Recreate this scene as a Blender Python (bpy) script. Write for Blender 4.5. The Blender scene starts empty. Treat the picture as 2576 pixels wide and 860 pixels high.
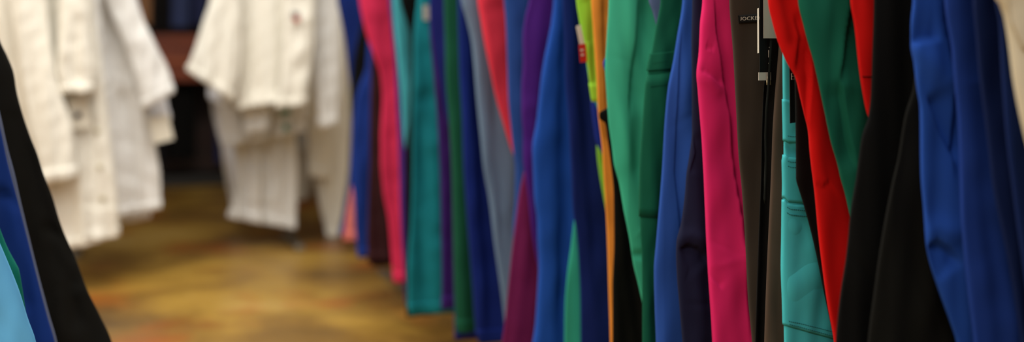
import bpy, math, random
import numpy as np
from mathutils import Vector

# ------------------------------------------------------------------ frame
W, H = 2576.0, 860.0
F = 3000.0                 # focal length in pixels of the 2576 wide frame
HZ = 130.0                 # horizon row
CAM_Z = 0.80
PHI = math.radians(19.93)  # camera turned right of the aisle direction (+Y)
COL = bpy.context.scene.collection
SP, CP = math.sin(PHI), math.cos(PHI)


def on_plane(x, y, a):
    """Where the sight line of a photograph point meets the upright plane Y = a (across the aisle)."""
    k = (x - W / 2) / F
    dx, dy = k * CP + SP, -k * SP + CP
    t = a / dy
    return (t * dx, CAM_Z - t * (y - HZ) / F)


def along(x, p):
    return p / math.tan(PHI + math.atan((x - W / 2) / F))


# ------------------------------------------------------------------ materials
def lin(c):
    return tuple(((v / 255) / 12.92 if v / 255 <= 0.04045 else ((v / 255 + 0.055) / 1.055) ** 2.4) for v in c)


def fabric(name, rgb, rough=0.85, var=0.12, sheen=0.08, weave=0.06):
    m = bpy.data.materials.new(name)
    m.use_nodes = True
    n, l = m.node_tree.nodes, m.node_tree.links
    b = n['Principled BSDF']
    c = lin(rgb)
    tc = n.new('ShaderNodeTexCoord')
    nz = n.new('ShaderNodeTexNoise'); nz.inputs['Scale'].default_value = 14; nz.inputs['Detail'].default_value = 3
    mp = n.new('ShaderNodeMapping'); mp.inputs['Scale'].default_value = (1, 1, 0.35)
    cr = n.new('ShaderNodeValToRGB')
    cr.color_ramp.elements[0].position = 0.3; cr.color_ramp.elements[1].position = 0.7
    cr.color_ramp.elements[0].color = (*[v * (1 - var) for v in c], 1)
    cr.color_ramp.elements[1].color = (*[min(1, v * (1 + var)) for v in c], 1)
    l.new(tc.outputs['Object'], mp.inputs['Vector']); l.new(mp.outputs[0], nz.inputs['Vector'])
    l.new(nz.outputs['Fac'], cr.inputs['Fac']); l.new(cr.outputs['Color'], b.inputs['Base Color'])
    b.inputs['Roughness'].default_value = rough
    b.inputs['Specular IOR Level'].default_value = 0.12
    b.inputs['Sheen Weight'].default_value = sheen
    b.inputs['Sheen Roughness'].default_value = 0.5
    b.inputs['Sheen Tint'].default_value = (*[min(1, v * 1.5 + 0.05) for v in c], 1)
    w = n.new('ShaderNodeTexNoise'); w.inputs['Scale'].default_value = 700; w.inputs['Detail'].default_value = 1
    mw = n.new('ShaderNodeMapping'); mw.inputs['Scale'].default_value = (1, 1, 0.5)
    bp = n.new('ShaderNodeBump'); bp.inputs['Strength'].default_value = weave; bp.inputs['Distance'].default_value = 0.001
    l.new(tc.outputs['Object'], mw.inputs['Vector']); l.new(mw.outputs[0], w.inputs['Vector'])
    l.new(w.outputs['Fac'], bp.inputs['Height']); l.new(bp.outputs['Normal'], b.inputs['Normal'])
    return m


def plain(name, rgb, rough=0.5, metal=0.0):
    m = bpy.data.materials.new(name); m.use_nodes = True
    b = m.node_tree.nodes['Principled BSDF']
    b.inputs['Base Color'].default_value = (*lin(rgb), 1)
    b.inputs['Roughness'].default_value = rough
    b.inputs['Metallic'].default_value = metal
    return m


def wood(name, dark, light, rough=0.45):
    m = bpy.data.materials.new(name); m.use_nodes = True
    n, l = m.node_tree.nodes, m.node_tree.links
    b = n['Principled BSDF']
    tc = n.new('ShaderNodeTexCoord'); mp = n.new('ShaderNodeMapping'); mp.inputs['Scale'].default_value = (1.2, 14, 14)
    nz = n.new('ShaderNodeTexNoise'); nz.inputs['Scale'].default_value = 3; nz.inputs['Detail'].default_value = 6
    cr = n.new('ShaderNodeValToRGB')
    cr.color_ramp.elements[0].color = (*lin(dark), 1); cr.color_ramp.elements[1].color = (*lin(light), 1)
    cr.color_ramp.elements[0].position = 0.3; cr.color_ramp.elements[1].position = 0.7
    l.new(tc.outputs['Object'], mp.inputs['Vector']); l.new(mp.outputs[0], nz.inputs['Vector'])
    l.new(nz.outputs['Fac'], cr.inputs['Fac']); l.new(cr.outputs['Color'], b.inputs['Base Color'])
    b.inputs['Roughness'].default_value = rough
    return m


def floor_material():
    m = bpy.data.materials.new('stained_concrete'); m.use_nodes = True
    n, l = m.node_tree.nodes, m.node_tree.links
    b = n['Principled BSDF']
    tc = n.new('ShaderNodeTexCoord')
    a = n.new('ShaderNodeTexNoise'); a.inputs['Scale'].default_value = 1.5; a.inputs['Detail'].default_value = 5
    a.inputs['Roughness'].default_value = 0.6; a.inputs['Distortion'].default_value = 0.5
    cr = n.new('ShaderNodeValToRGB')
    e = cr.color_ramp.elements
    e[0].position, e[0].color = 0.30, (*lin((70, 48, 16)), 1)
    e[1].position, e[1].color = 0.72, (*lin((182, 150, 84)), 1)
    x = e.new(0.45); x.color = (*lin((128, 94, 34)), 1)
    x = e.new(0.58); x.color = (*lin((164, 128, 50)), 1)
    # rust coloured acid-stain clouds
    r = n.new('ShaderNodeTexNoise'); r.inputs['Scale'].default_value = 2.3; r.inputs['Detail'].default_value = 3
    r2 = n.new('ShaderNodeValToRGB'); r2.color_ramp.elements[0].position = 0.54; r2.color_ramp.elements[1].position = 0.70
    mx = n.new('ShaderNodeMix'); mx.data_type = 'RGBA'
    mx.inputs['B'].default_value = (*lin((150, 78, 16)), 1)
    g = n.new('ShaderNodeTexNoise'); g.inputs['Scale'].default_value = 9; g.inputs['Detail'].default_value = 6
    g2 = n.new('ShaderNodeMapRange'); g2.inputs['To Min'].default_value = 0.82; g2.inputs['To Max'].default_value = 1.15
    mul = n.new('ShaderNodeMix'); mul.data_type = 'RGBA'; mul.blend_type = 'MULTIPLY'; mul.inputs['Factor'].default_value = 1
    for t in (a, r, g):
        l.new(tc.outputs['Object'], t.inputs['Vector'])
    l.new(a.outputs['Fac'], cr.inputs['Fac']); l.new(r.outputs['Fac'], r2.inputs['Fac'])
    l.new(r2.outputs['Color'], mx.inputs['Factor']); l.new(cr.outputs['Color'], mx.inputs['A'])
    l.new(g.outputs['Fac'], g2.inputs['Value'])
    l.new(mx.outputs['Result'], mul.inputs['A']); l.new(g2.outputs['Result'], mul.inputs['B'])
    l.new(mul.outputs['Result'], b.inputs['Base Color'])
    rr = n.new('ShaderNodeMapRange'); rr.inputs['To Min'].default_value = 0.28; rr.inputs['To Max'].default_value = 0.5
    l.new(g.outputs['Fac'], rr.inputs['Value']); l.new(rr.outputs['Result'], b.inputs['Roughness'])
    return m


MATS = {}


def fab(rgb):
    k = tuple(rgb)
    if k not in MATS:
        MATS[k] = fabric('cloth_%d_%d_%d' % k, k)
    return MATS[k]


# ------------------------------------------------------------------ object helpers
def link(name, verts, faces, mat, parent=None, smooth=True):
    me = bpy.data.meshes.new(name)
    me.from_pydata([tuple(map(float, v)) for v in verts], [], faces)
    me.update()
    if smooth:
        me.polygons.foreach_set('use_smooth', [True] * len(me.polygons))
    me.materials.append(mat)
    o = bpy.data.objects.new(name, me)
    COL.objects.link(o)
    if parent is not None:
        o.parent = parent
        if parent.parent is None and parent.type == 'EMPTY':
            o.location = -Vector(parent.location)
    return o


def thing(name, label, cat, loc, group=None):
    o = bpy.data.objects.new(name, None)
    COL.objects.link(o)
    o.location = loc
    o.empty_display_size = 0.05
    o['label'] = label; o['category'] = cat
    if group: o['group'] = group
    return o


def struct(name, verts, faces, mat):
    o = link(name, verts, faces, mat, smooth=False)
    o['kind'] = 'structure'
    return o


def box_data(x0, x1, y0, y1, z0, z1):
    v = [(x0, y0, z0), (x1, y0, z0), (x1, y1, z0), (x0, y1, z0), (x0, y0, z1), (x1, y0, z1), (x1, y1, z1), (x0, y1, z1)]
    f = [(0, 3, 2, 1), (4, 5, 6, 7), (0, 1, 5, 4), (1, 2, 6, 5), (2, 3, 7, 6), (3, 0, 4, 7)]
    return v, f


def tube_data(pts, r, n=16):
    """A round bar through the points."""
    pts = [Vector(p) for p in pts]
    V, Fc = [], []
    for i, p in enumerate(pts):
        d = (pts[min(i + 1, len(pts) - 1)] - pts[max(i - 1, 0)]).normalized()
        s = d.cross(Vector((0, 0, 1)))
        if s.length < 1e-3: s = Vector((1, 0, 0))
        s.normalize(); q = d.cross(s)
        for k in range(n):
            t = 2 * math.pi * k / n
            V.append(p + s * (r * math.cos(t)) + q * (r * math.sin(t)))
    for i in range(len(pts) - 1):
        for k in range(n):
            k2 = (k + 1) % n
            Fc.append((i * n + k, i * n + k2, (i + 1) * n + k2, (i + 1) * n + k))
    Fc.append(tuple(range(n))[::-1]); Fc.append(tuple((len(pts) - 1) * n + k for k in range(n)))
    return V, Fc


def bevel(o, w, seg=2):
    m = o.modifiers.new('bevel', 'BEVEL'); m.width = w; m.segments = seg; m.limit_method = 'ANGLE'
    return o


def curve(pts, z):
    """p as a smooth function of z through pts = [(p, z), ...] (monotone cubic)."""
    q = sorted(pts, key=lambda t: t[1])
    zs = np.array([t[1] for t in q]); ps = np.array([t[0] for t in q])
    if len(zs) == 1:
        return np.full_like(np.asarray(z, float), ps[0])
    h = np.maximum(np.diff(zs), 1e-6); d = np.diff(ps) / h
    m = np.zeros(len(zs)); m[0], m[-1] = d[0], d[-1]
    for i in range(1, len(zs) - 1):
        if d[i - 1] * d[i] > 0:
            w1, w2 = 2 * h[i] + h[i - 1], h[i] + 2 * h[i - 1]
            m[i] = (w1 + w2) / (w1 / d[i - 1] + w2 / d[i])
    z = np.clip(np.asarray(z, float), zs[0], zs[-1])
    k = np.clip(np.searchsorted(zs, z, side='right') - 1, 0, len(h) - 1)
    t = (z - zs[k]) / h[k]
    return ((2 * t**3 - 3 * t**2 + 1) * ps[k] + (t**3 - 2 * t**2 + t) * h[k] * m[k]
            + (-2 * t**3 + 3 * t**2) * ps[k + 1] + (t**3 - t**2) * h[k] * m[k + 1])


class Slab:
    """A hanging length of cloth: a closed soft tube, flattened, between two edge curves in the plane Y = a."""

    def __init__(s, a, L, R, t, seed, fold=0.004, lam=0.075, wrinkle=0.0006, grooves=(), edge=0.62, sway=0.0, bow=0.0, ttop=0.0, steps=()):
        s.a, s.L, s.R, s.t, s.grooves, s.edge = a, L, R, t, grooves, edge
        s.bow, s.ttop = bow, max(ttop, t)
        s.steps = [(np.array([on_plane(x, y, a) for x, y in pts]), dep, lam_) for pts, dep, lam_ in steps]
        s.zt = (max(q[1] for q in L), max(q[1] for q in R)); s.zb = (min(q[1] for q in L), min(q[1] for q in R))
        r = random.Random(seed)
        s.folds = [(fold, lam * r.uniform(.85, 1.2), r.uniform(0, 6.28), r.uniform(-.10, .10)),
                   (fold * .55, lam * r.uniform(.42, .6), r.uniform(0, 6.28), r.uniform(-.15, .15)),
                   (fold * .7, lam * r.uniform(1.7, 2.3), r.uniform(0, 6.28), r.uniform(-.12, .12))]
        s.wr = []
        for _ in range(7):
            th = r.uniform(0, math.pi); la = r.uniform(.02, .09)
            s.wr.append((wrinkle * la / .04, math.cos(th) * 6.28 / la, math.sin(th) * 6.28 / la * .6, r.uniform(0, 6.28)))
        # a few soft random creases across the cloth
        s.cre = []
        for _ in range(9):
            s.cre.append((r.uniform(.0, 1), r.uniform(.0, 1), r.uniform(-.9, .9), r.uniform(.03, .08), r.uniform(.003, .007), r.uniform(-1, 1) * wrinkle * 4.5))
        s.sway = (sway, r.uniform(0, 6.28), r.uniform(.5, .9))

    def disp(s, p, z):
        calm = 1 - np.exp(-np.maximum(np.minimum(p - curve(s.L, z), curve(s.R, z) - p), 0) / .016)
        zt, zb = max(s.zt), min(s.zb)
        k = np.clip((zt - z) / max(zt - zb, 1e-3), 0, 1)
        d = 0
        for A, la, ph, dr in s.folds:
            d = d + A * (.35 + .65 * k) * np.sin(6.2832 * (p + dr * (z - zb)) / la + ph)
        for A, kx, kz, ph in s.wr:
            d = d + A * np.sin(kx * p + kz * z + ph)
        pl, pr = min(q[0] for q in s.L), max(q[0] for q in s.R)
        for cp, cz, ang, ln, wd, A in s.cre:
            x, y = p - (pl + cp * (pr - pl)), z - (zb + cz * (zt - zb))
            q, w = x * math.cos(ang) + y * math.sin(ang), -x * math.sin(ang) + y * math.cos(ang)
            d = d + A * np.exp(-(q / ln) ** 2 - (w / wd) ** 2)
        return d * calm + s.sway[0] * np.sin(6.2832 * z / s.sway[2] + s.sway[1])

    def groove(s, p, z):
        d = 0
        for pts, wd, dep in s.grooves:
            P = np.array([on_plane(x, y, s.a) for x, y in pts])
            best = np.full(np.shape(p), 1e9)
            for i in range(len(P) - 1):
                A, B = P[i], P[i + 1]
                ab = B - A
                tt = np.clip(((p - A[0]) * ab[0] + (z - A[1]) * ab[1]) / max(ab @ ab, 1e-9), 0, 1)
                best = np.minimum(best, (p - A[0] - tt * ab[0]) ** 2 + (z - A[1] - tt * ab[1]) ** 2)
            d = d + dep * np.exp(-best / wd ** 2)
        for P, dep, lam_ in s.steps:
            # one layer of cloth lapping over the next: a sharp drop that eases out again
            seg = np.hypot(*np.diff(P, axis=0).T)
            tot, acc = seg.sum(), 0.0
            best, sd, pos = np.full(np.shape(p), 1e9), np.zeros(np.shape(p)), np.zeros(np.shape(p))
            for i in range(len(P) - 1):
                A, ab = P[i], P[i + 1] - P[i]
                vx, vz = p - A[0], z - A[1]
                tt = np.clip((vx * ab[0] + vz * ab[1]) / max(ab @ ab, 1e-9), 0, 1)
                ds = np.hypot(vx - tt * ab[0], vz - tt * ab[1])
                cr = ab[0] * vz - ab[1] * vx
                m = ds < best
                best = np.where(m, ds, best); sd = np.where(m, np.where(cr > 0, ds, -ds), sd)
                pos = np.where(m, acc + tt * seg[i], pos)
                acc += seg[i]
            fade = np.clip(np.minimum(pos, tot - pos) / (.22 * tot), 0, 1)
            f = np.where(sd > 0, np.exp(-sd / lam_), 0) * np.clip(sd / max(.0022, .17 * lam_), 0, 1)
            d = d + dep * f * fade * fade * (3 - 2 * fade)
        return d

    def thick(s, z):
        w = np.clip((z - .99) / .13, 0, 1)
        return s.t + (s.ttop - s.t) * w * w * (3 - 2 * w)

    def bend(s, p, pl):
        """The cloth curves away from its aisle edge."""
        return s.bow * (1 - np.exp(-np.maximum(p - .775, 0) / .06))

    def front(s, p, z, off=0.0):
        pl, pr = curve(s.L, z), curve(s.R, z)
        u = np.clip((p - pl) / (pr - pl), 0, 1)
        sn = np.sqrt(np.clip(1 - (1 - 2 * u) ** 2, 0, 1))
        e = sn ** s.edge
        return s.a - (s.thick(z) + off) * e + s.disp(p, z) + s.bend(p, pl) + s.groove(p, z) * np.minimum(1, e * 1.6)

    def build(s, name, mat, parent, nu=56, nv=90, inflate=0.0, v0=0.0, v1=1.0, dense=None):
        half = nu // 2
        if dense:
            w = np.linspace(0, 1, int(nu * .75), endpoint=False)
            fr = math.pi * (.62 * w + .38 * w ** 3)
            half = nu - len(fr)
        else:
            fr = np.linspace(0, math.pi, half, endpoint=False)
        ph = np.concatenate([fr, math.pi + np.linspace(0, math.pi, half, endpoint=False)])
        u = .5 - .5 * np.cos(ph)
        sgn = np.where(ph < math.pi, -1.0, 1.0)
        sn = np.abs(np.sin(ph))
        e = sn ** s.edge
        rings = []
        vs = np.linspace(v0, v1, nv)
        if dense:
            zt_, zb_ = max(s.zt), min(s.zb)
            k = [0, (zt_ - dense[1]) / (zt_ - zb_), (zt_ - dense[0]) / (zt_ - zb_), 1]
            vs = np.interp(vs, [0, .1, .9, 1], k)
        for v in vs:
            zl = s.zt[0] + (s.zb[0] - s.zt[0]) * v
            zr = s.zt[1] + (s.zb[1] - s.zt[1]) * v
            pl, pr = float(curve(s.L, zl)) - inflate, float(curve(s.R, zr)) + inflate
            p = pl + (pr - pl) * u
            z = zl + (zr - zl) * u
            y = s.a + sgn * (s.thick(z) + inflate) * e + s.disp(p, z) + s.bend(p, pl)
            if s.grooves or s.steps:
                y = y + np.where(sgn < 0, s.groove(p, z) * np.minimum(1, e * 1.6), 0)
            rings.append(np.stack([p, y, z], 1))
        # turn the cloth in at both ends so that it reads as a thick, hollow hem
        lo = rings[-1].copy(); c = lo.mean(0); q = rings[-1]
        inn = lo.copy(); inn[:, 0] = c[0] + (lo[:, 0] - c[0]) * .985; inn[:, 1] = c[1] + (lo[:, 1] - c[1]) * .8
        inn2 = inn.copy(); inn2[:, 2] += .02
        rings += [inn, inn2]
        top = rings[0].copy(); c = top.mean(0); cap = top.copy(); cap[:, 1] = c[1] + (top[:, 1] - c[1]) * .5
        rings = [cap] + rings
        V = np.concatenate(rings)
        n, m = nu, len(rings)
        fs = []
        for j in range(m - 1):
            b = j * n
            for k in range(n):
                k2 = (k + 1) % n
                fs.append((b + k, b + k2, b + n + k2, b + n + k))
        fs.append(tuple(range(n))); fs.append(tuple(range((m - 1) * n, m * n))[::-1])
        return link(name, V, fs, mat, parent)

    def meet(s, x, y):
        """Where the sight line of a photograph point meets the front of this cloth."""
        ya = s.a - .5 * s.t
        for _ in range(14):
            p, z = on_plane(x, y, ya)
            lo = float(curve(s.L, z)) + .0012
            yn = float(s.front(np.array(max(p, lo)), np.array(z)))
            ya = ya + .5 * (yn - ya)
        p, z = on_plane(x, y, ya)
        return max(p, float(curve(s.L, z)) + .0008), z

    def patch(s, name, mat, parent, top, bot, off=0.002, nu=28, nv=20, rows=None):
        """A piece sewn on the front of the cloth between two lines of photograph points; top and bot run the same way across."""
        def samp(pts, n):
            pts = np.array([s.meet(x, y) for x, y in pts])
            d = np.concatenate([[0], np.cumsum(np.hypot(*np.diff(pts, axis=0).T))])
            t = np.linspace(0, d[-1], n)
            return np.stack([np.interp(t, d, pts[:, 0]), np.interp(t, d, pts[:, 1])], 1)
        A, B = samp(top, nu), samp(bot, nu)
        G = np.array([A + (B - A) * v for v in np.linspace(0, 1, nv)])
        p, z = G[..., 0], G[..., 1]
        y = s.front(p, z)
        fr = np.stack([p, y - off, z], -1).reshape(-1, 3)
        bk = np.stack([p, y + .0008, z], -1).reshape(-1, 3)
        V = np.concatenate([fr, bk]); N = nu * nv
        fs = []
        for j in range(nv - 1):
            for k in range(nu - 1):
                a, b, c, d = j * nu + k, j * nu + k + 1, (j + 1) * nu + k + 1, (j + 1) * nu + k
                fs.append((d, c, b, a)); fs.append((N + a, N + b, N + c, N + d))
        for j in range(nv - 1):
            for k in (0, nu - 1):
                a, d = j * nu + k, (j + 1) * nu + k
                fs.append((a, N + a, N + d, d) if k else (d, N + d, N + a, a))
        for k in range(nu - 1):
            for j in (0, nv - 1):
                a, b = j * nu + k, j * nu + k + 1
                fs.append((a, b, N + b, N + a) if j == 0 else (b, a, N + a, N + b))
        return link(name, V, fs, mat, parent)

    def wrap(s, name, mat, parent, top, bot, off=.002, nu=44, nv=16, back=.7):
        """A pocket or flap sewn round the aisle edge of the cloth; top and bot are lines of photograph points."""
        T = np.array([s.meet(x, y) for x, y in top]); B = np.array([s.meet(x, y) for x, y in bot])
        pmax = np.linspace(T[:, 0].max(), B[:, 0].max(), nv)
        outer, inner = [], []
        for j, v in enumerate(np.linspace(0, 1, nv)):
            z0 = T[0, 1] * (1 - v) + B[0, 1] * v
            pl, pr = float(curve(s.L, z0)), float(curve(s.R, z0))
            ph1 = math.acos(np.clip(1 - 2 * (pmax[j] - pl) / (pr - pl), -.9, 1))
            ph = np.concatenate([np.linspace(-back * ph1, 0, 9)[:-1], np.linspace(0, ph1, nu - 8)])
            u = .5 - .5 * np.cos(ph); p = pl + (pr - pl) * u
            z = np.interp(p, T[:, 0], T[:, 1]) * (1 - v) + np.interp(p, B[:, 0], B[:, 1]) * v
            pl, pr = curve(s.L, z), curve(s.R, z)
            for lst, o_ in ((outer, off), (inner, -.0004)):
                p = (pl - o_) + (pr - pl + 2 * o_) * u
                y = s.a - np.sign(ph) * (s.thick(z) + o_) * np.abs(np.sin(ph)) ** s.edge + s.disp(p, z) + s.bend(p, pl)
                lst.append(np.stack([p, y, z], 1))
        V = np.concatenate(outer + inner)
        nu = len(outer[0]); N = nu * nv
        fs = []
        for j in range(nv - 1):
            for k in range(nu - 1):
                a, b, c, d = j * nu + k, j * nu + k + 1, (j + 1) * nu + k + 1, (j + 1) * nu + k
                fs.append((d, c, b, a)); fs.append((N + a, N + b, N + c, N + d))
            for k in (0, nu - 1):
                a, d = j * nu + k, (j + 1) * nu + k
                fs.append((a, N + a, N + d, d) if k else (d, N + d, N + a, a))
        for k in range(nu - 1):
            for j in (0, nv - 1):
                a, b = j * nu + k, j * nu + k + 1
                fs.append((a, b, N + b, N + a) if j == 0 else (b, a, N + a, N + b))
        o = link(name, V, fs, mat, parent)
        return o

    def stitches(s, name, mat, parent, lines, pitch=.0028, ln=.0017, wd=.00026, off=.0026):
        V, fs = [], []
        for pts in lines:
            P = np.array([s.meet(x, y) for x, y in pts])
            d = np.concatenate([[0], np.cumsum(np.hypot(*np.diff(P, axis=0).T))])
            for t in np.arange(0.001, d[-1] - ln, pitch):
                q = [np.array([np.interp(w, d, P[:, 0]), np.interp(w, d, P[:, 1])]) for w in (t, t + ln)]
                b = len(V)
                for c in q:
                    y = float(s.front(np.array(c[0]), np.array(c[1])))
                    for dz in (-wd, wd):
                        for o_ in (0, off):
                            V.append((c[0], y - o_, c[1] + dz))
                fs += [(b, b + 1, b + 3, b + 2), (b + 4, b + 6, b + 7, b + 5), (b + 1, b + 5, b + 7, b + 3), (b, b + 2, b + 6, b + 4), (b, b + 4, b + 5, b + 1), (b + 2, b + 3, b + 7, b + 6)]
        return link(name, V, fs, mat, parent, smooth=False)


def card(name, mat, parent, x, y, a, w, h, yaw=0.0, roll=0.0, th=.0006):
    """A stiff paper tag whose top left corner is seen at (x, y) in the plane Y = a; yaw turns it about its left edge."""
    p0, z0 = on_plane(x, y, a)
    V, fs = box_data(0, w, -th / 2, th / 2, -h, 0)
    cy, sy, cr, sr = math.cos(yaw), math.sin(yaw), math.cos(roll), math.sin(roll)
    out = []
    for X, Y, Z in V:
        X, Z = X * cr - Z * sr, X * sr + Z * cr
        X, Y = X * cy - Y * sy, X * sy + Y * cy
        out.append((p0 + X, a + Y, z0 + Z))
    return link(name, out, fs, mat, parent, smooth=False)


def lettering(name, text, mat, parent, place, size):
    """Raised letters; place maps flat letter coordinates (u, v, depth) to the world."""
    cu = bpy.data.curves.new(name, 'FONT')
    cu.body = text; cu.size = size; cu.extrude = .00015; cu.resolution_u = 3; cu.space_character = 1.08
    t = bpy.data.objects.new(name, cu); COL.objects.link(t)
    dg = bpy.context.evaluated_depsgraph_get()
    me = bpy.data.meshes.new_from_object(t.evaluated_get(dg))
    vs = [place(*v.co) for v in me.vertices]; fs = [tuple(p.vertices) for p in me.polygons]
    bpy.data.objects.remove(t); bpy.data.curves.remove(cu); bpy.data.meshes.remove(me)
    return link(name, vs, fs, mat, parent, smooth=False)


# ------------------------------------------------------------------ the room
fl = floor_material()
struct('floor', *box_data(-2.6, 2.6, -2.2, 8.0, -.05, 0), fl)
wall_paint = plain('warm_wall_paint', (206, 194, 170), .8)
struct('wall_back', *box_data(-2.6, 2.6, 8.0, 8.1, 0, 3.0), wall_paint)
struct('wall_left', *box_data(-2.7, -2.6, -2.2, 8.1, 0, 3.0), wall_paint)
struct('wall_right', *box_data(2.6, 2.7, -2.2, 8.1, 0, 3.0), wall_paint)

chrome = plain('brushed_steel', (170, 168, 160), .3, 1.0)
RAIL_Z = 1.212


def straight_rack(label, p, y0, y1, z, ends=None):
    t = thing('garment_rack', label, 'clothes rack', (p, (y0 + y1) / 2, 0))
    link('hanging_rail', *tube_data([(p, y0, z), (p, y1, z)], .012), chrome, t)
    for y in ends or (y0, y1):
        link('upright', *tube_data([(p, y, .02), (p, y, z - .012)], .014), chrome, t)
        f = link('foot', *box_data(p - .018, p + .018, y - .2, y + .2, 0.0, .022), chrome, t, smooth=False)
        bevel(f, .006)
    return t


straight_rack('steel rack holding the long row of coloured trousers', 1.02, .60, 3.98, RAIL_Z)
straight_rack('steel rack carrying black and blue trousers beside the aisle', -.24, 1.30, 2.2, RAIL_Z)

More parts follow.
